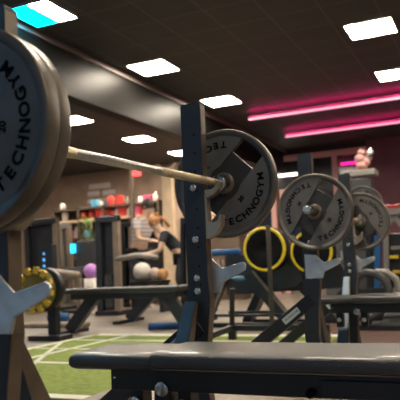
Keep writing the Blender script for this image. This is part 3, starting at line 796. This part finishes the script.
# small gear around the people
def kettle(x, y, Y, m, label):
    q = P(x, y, Y); t = thing('kettlebell', (q.x, Y, 0), label, 'kettlebell', 'kettlebells on the floor')
    g = MB(); g.sphere((0, 0, .115), .12, m, 20); g.build('bell', t)
    g = MB(); g.tube([(-.07, 0, .20), (-.075, 0, .27), (-.03, 0, .31), (.03, 0, .31), (.075, 0, .27), (.07, 0, .20)], .018, STEEL, 8); g.build('handle', t)
def shelf_unit():
    Y = 8.9
    a, b = P(134, 281, Y), P(166, 281, Y)
    t = thing('low_rack', ((a.x+b.x)/2, Y, 0), 'low dark rack behind the far bench holding pale balls', 'rack')
    h = (b.x-a.x)/2; z = a.z
    g = MB(); g.box(-h, h, -.15, .15, z-.05, z, STEEL); g.build('shelf', t, .004)
    for s in (-1, 1):
        g = MB(); g.box(s*(h-.04)-.03, s*(h-.04)+.03, -.12, .12, 0, z-.05, STEEL); g.build('leg', t, .004)
    for x, r, m, lab in ((142.5, .145, WPACK, 'large white medicine ball on the low rack'), (163, .09, pm('orange_ball_rubber', (.68, .34, .14), .5), 'small orange medicine ball on the low rack'), (155, .10, pm('beige_ball_rubber', (.45, .36, .32), .5), 'grey beige medicine ball between the white and orange ones')):
        q = P(x, 281, Y); g = MB(); g.sphere((q.x, Y, z+r), r, m, 20); tag(recentre(g.build('medicine_ball')), lab, 'medicine ball', 'medicine balls on the low rack')
shelf_unit()

# --------------------------------------------------------- shop shelf and wall
def shop():
    Y = 13.0
    a, b = P(58, 206, Y), P(162, 206, Y)
    t = thing('shop_shelf', ((a.x+b.x)/2, Y, 0), 'long brown display shelf unit along the back, full of coloured packs', 'shelf')
    h = (b.x-a.x)/2; zs = [P(110, 206, Y).z, P(110, 218, Y).z, P(110, 236, Y).z, 1.0, .5]
    for z in zs:
        g = MB(); g.box(-h, h, -.2, .2, z-.05, z, CREAM if z == zs[1] else SHELFM); g.build('shelf', t, .003)
    for k in range(5):
        x = -h + 2*h*k/4; g = MB(); g.box(x-.03, x+.03, -.2, .2, 0, zs[0]+.02, SHELFM); g.build('side_panel', t)
    g = MB(); g.box(-h, h, .2, .23, 0, zs[0], pm('shelf_back', (.16, .11, .085), .7)); g.build('back_panel', t)
    cols = {'red': RED, 'white': WPACK, 'pink': PINK, 'blue': BPACK, 'brown': TAN}
    pos = ['leftmost', 'second', 'third', 'fourth', 'fifth', 'sixth', 'seventh', 'eighth', 'ninth', 'tenth', 'eleventh', 'twelfth', 'thirteenth']
    rows = [(zs[0], 'top', 'white blue white red red brown white pink white'.split(), (64, 96, 102, 112, 121, 128, 142, 149, 157), .20),
            (zs[1], 'second', 'white red red red red red white red white pink red white'.split(), (66, 83.5, 92, 99, 106, 113, 119, 124, 130, 139, 146, 153), .22),
            (zs[2], 'third', 'brown pink white blue white brown red white'.split(), (62, 70, 77, 88, 112, 122, 148, 156), .24)]
    for z, rn, cs, xs, s in rows:
        for i, (cn, x) in enumerate(zip(cs, xs)):
            q = P(x, 210, Y); hh = s*random.uniform(.7, 1.25); r = s*random.uniform(.38, .52)
            g = MB()
            if i % 3 == 0: g.lathe([(0, r*.9), (hh*.8, r*.9), (hh*.86, r*.6), (hh, r*.6)], 'z', (0, 0, 0), cols[cn], 18)
            elif i % 3 == 1: g.box(-r, r, -r*.7, r*.7, 0, hh, cols[cn])
            else: g.lathe([(0, r*.6), (hh*.6, r*.65), (hh*.8, r*.3), (hh, r*.3)], 'z', (0, 0, 0), cols[cn], 18)
            g.build('product', None, .01, 2, (q.x, Y-.04, z)); o = COL.objects[-1]
            kind = ['tub', 'box', 'bottle'][i % 3]; o.name = 'product_'+kind
            tag(o, f'{cn} {kind} on the {rn} shelf of the display unit, {pos[i]} item from the left', kind, 'packs on the display shelf')
shop()
q = P(132, 190, 12.2)
g = MB(); g.box(-.035, .035, -.035, .035, 0, P(132, 167, 12.2).z, TAN); g.build('post'); o = COL.objects[-1]; o.location = (q.x, 12.2, 0); tag(o, 'slim tan post rising in front of the display shelf', 'post')
g = MB(); a = P(136, 173, 12.1); g.box(-.10, .10, -.02, .02, -.06, .06, REDL); o = g.build('exit_light', None, .005, 2, (a.x, 12.1+.045, a.z)); tag(o, 'small red glowing light high on the slim tan post', 'light')
# sign: pale cloud of illegible lettering
def sign():
    Y = 15.6; c = P(93, 194, Y)
    t = thing('wall_sign', (c.x, YB-.03, c.z), 'pale stacked lettering sign high on the tan back wall', 'sign')
    g = MB()
    for x, z, w, h in ((0, .27, .75, .16), (-.22, .06, .42, .14), (.32, .05, .44, .14), (-.2, -.18, .5, .14), (.3, -.17, .46, .12)): g.box(x-w/2, x+w/2, -.03, .0, z-h/2, z+h/2, pm('sign_white', (.85, .78, .74), .5))
    g.build('lettering', t, .02)
    g = MB(); g.box(.12, .5, -.05, -.03, -.36, -.24, BPACK); g.build('blue_bar', t, .01)
sign()
# cream carved column with crown
def cream():
    Y = 10.6; a = P(169.5, 225, Y); O = Vector((a.x, Y, 0))
    t = thing('carved_column', O, 'tall cream wooden column with forked crown, left of the tall upright', 'column')
    g = MB(); zt = P(170, 172, Y).z
    n = 8; poly = []
    for k in range(n+1): z = .05+(zt-.05)*k/n; poly.append((-.13+.03*k/n, z))
    for k in range(n+1): z = zt-(zt-.05)*k/n; poly.append((.10+.06*(k/n)**2, z))
    g.prism(poly, 'y', -.06, .06, CREAM); g.build('shaft', t, .01)
    g = MB(); g.prism([(-.13, zt), (-.16, zt+.05), (-.24, zt+.17), (-.18, zt+.17), (-.10, zt+.08), (.08, zt+.08), (.17, zt+.16), (.23, zt+.15), (.13, zt+.03), (.10, zt)], 'y', -.05, .05, CREAM); g.build('crown', t, .01)
    g = MB(); g.box(-.25, .25, -.2, .2, 0, .05, SHELFM); g.build('base', t)
cream()
# plant
def plant():
    Y = 12.1; q = P(88, 250, Y); t = thing('potted_plant', (q.x, Y, 0), 'bushy yellow green plant in front of the display shelf', 'plant')
    top = P(88, 216, Y).z; zb_ = P(88, 250, Y).z
    g = MB(); g.lathe([(0, .14), (zb_-.0, .2), (zb_, .17)], 'z', (0, 0, 0), TERR, 24); g.build('pot', t)
    g = MB()
    for k in range(260):
        a = random.uniform(0, 2*pi); h = random.uniform(zb_, top); r = random.uniform(.02, .26)*(1-.45*(h-zb_)/(top-zb_))
        c = Vector((r*cos(a), r*sin(a), h)); d = Vector((cos(a), sin(a), random.uniform(-.3, .8))).normalized()*random.uniform(.06, .12)
        s = d.cross(Vector((0, 0, 1))).normalized()*.022
        g.add([c, c+d*.5+s, c+d, c+d*.5-s], [(0, 1, 2, 3)], GREEN)
    g.build('foliage', t)
    g = MB()
    for k in range(5): a = k*1.25; g.tube([(0, 0, zb_-.05), (.06*cos(a), .06*sin(a), (zb_+top)/2), (.13*cos(a), .13*sin(a), top-.1)], .01, TERR, 6)
    g.build('stems', t)
plant()
# pale pink panelled pillars behind the ringed plates
for i, (x0, x1, lab) in enumerate(((272, 277, 'left of the two pale pink pillars behind the centre plate'), (281, 287, 'right of the two pale pink pillars behind the centre plate'))):
    Y = 13.5; a, b = P(x0, 200, Y), P(x1, 200, Y)
    g = MB(); g.box(a.x, b.x, Y-.1, Y+.1, 0, P(x0, 190, Y).z, pm('pale_pink_pillar', (.62, .36, .32), .6)); o = recentre(g.build('pillar', None, .01)); tag(o, lab, 'pillar', 'pale pink pillars')
# back counter: low dark machines row to close the view
for i, (x0, x1, y0, Y, m, lab) in enumerate(((200, 240, 236, 11.5, SHELFM, 'low brown bench cabinet in the gap beneath the centre plate'), (322, 352, 222, 11.0, DGREY, 'grey equipment cabinet behind the second rack'))):
    a, b = P(x0, y0, Y), P(x1, y0, Y)
    t = thing('cabinet', ((a.x+b.x)/2, Y, 0), lab, 'cabinet', 'low cabinets at the back'); h = (b.x-a.x)/2
    g = MB(); g.box(-h, h, 0, .5, 0, a.z-.03, m); g.build('body', t, .01)
    g = MB(); g.box(-h-.02, h+.02, -.03, .52, a.z-.03, a.z, TAN); g.build('top', t, .005)
    for s in (-1, 1):
        g = MB(); g.box(min(s*.02, s*(h-.03)), max(s*.02, s*(h-.03)), -.015, -.001, .08, a.z-.08, m); d = g.build('door', t, .004)
        g = MB(); g.box(s*.05-.01, s*.05+.01, -.035, -.014, a.z*.5, a.z*.5+.15, GREY); g.build('handle', d)

# ------------------------------------------------------------------- world
wd = bpy.data.worlds.new('world'); S.world = wd; wd.use_nodes = True
bg = wd.node_tree.nodes['Background']; bg.inputs[0].default_value = (.50, .72, 1.0, 1); bg.inputs[1].default_value = .16
S.view_settings.view_transform = 'Standard'; S.view_settings.look = 'None'
S.view_settings.exposure = 1.4; S.view_settings.gamma = 1; S.view_settings.use_curve_mapping = False
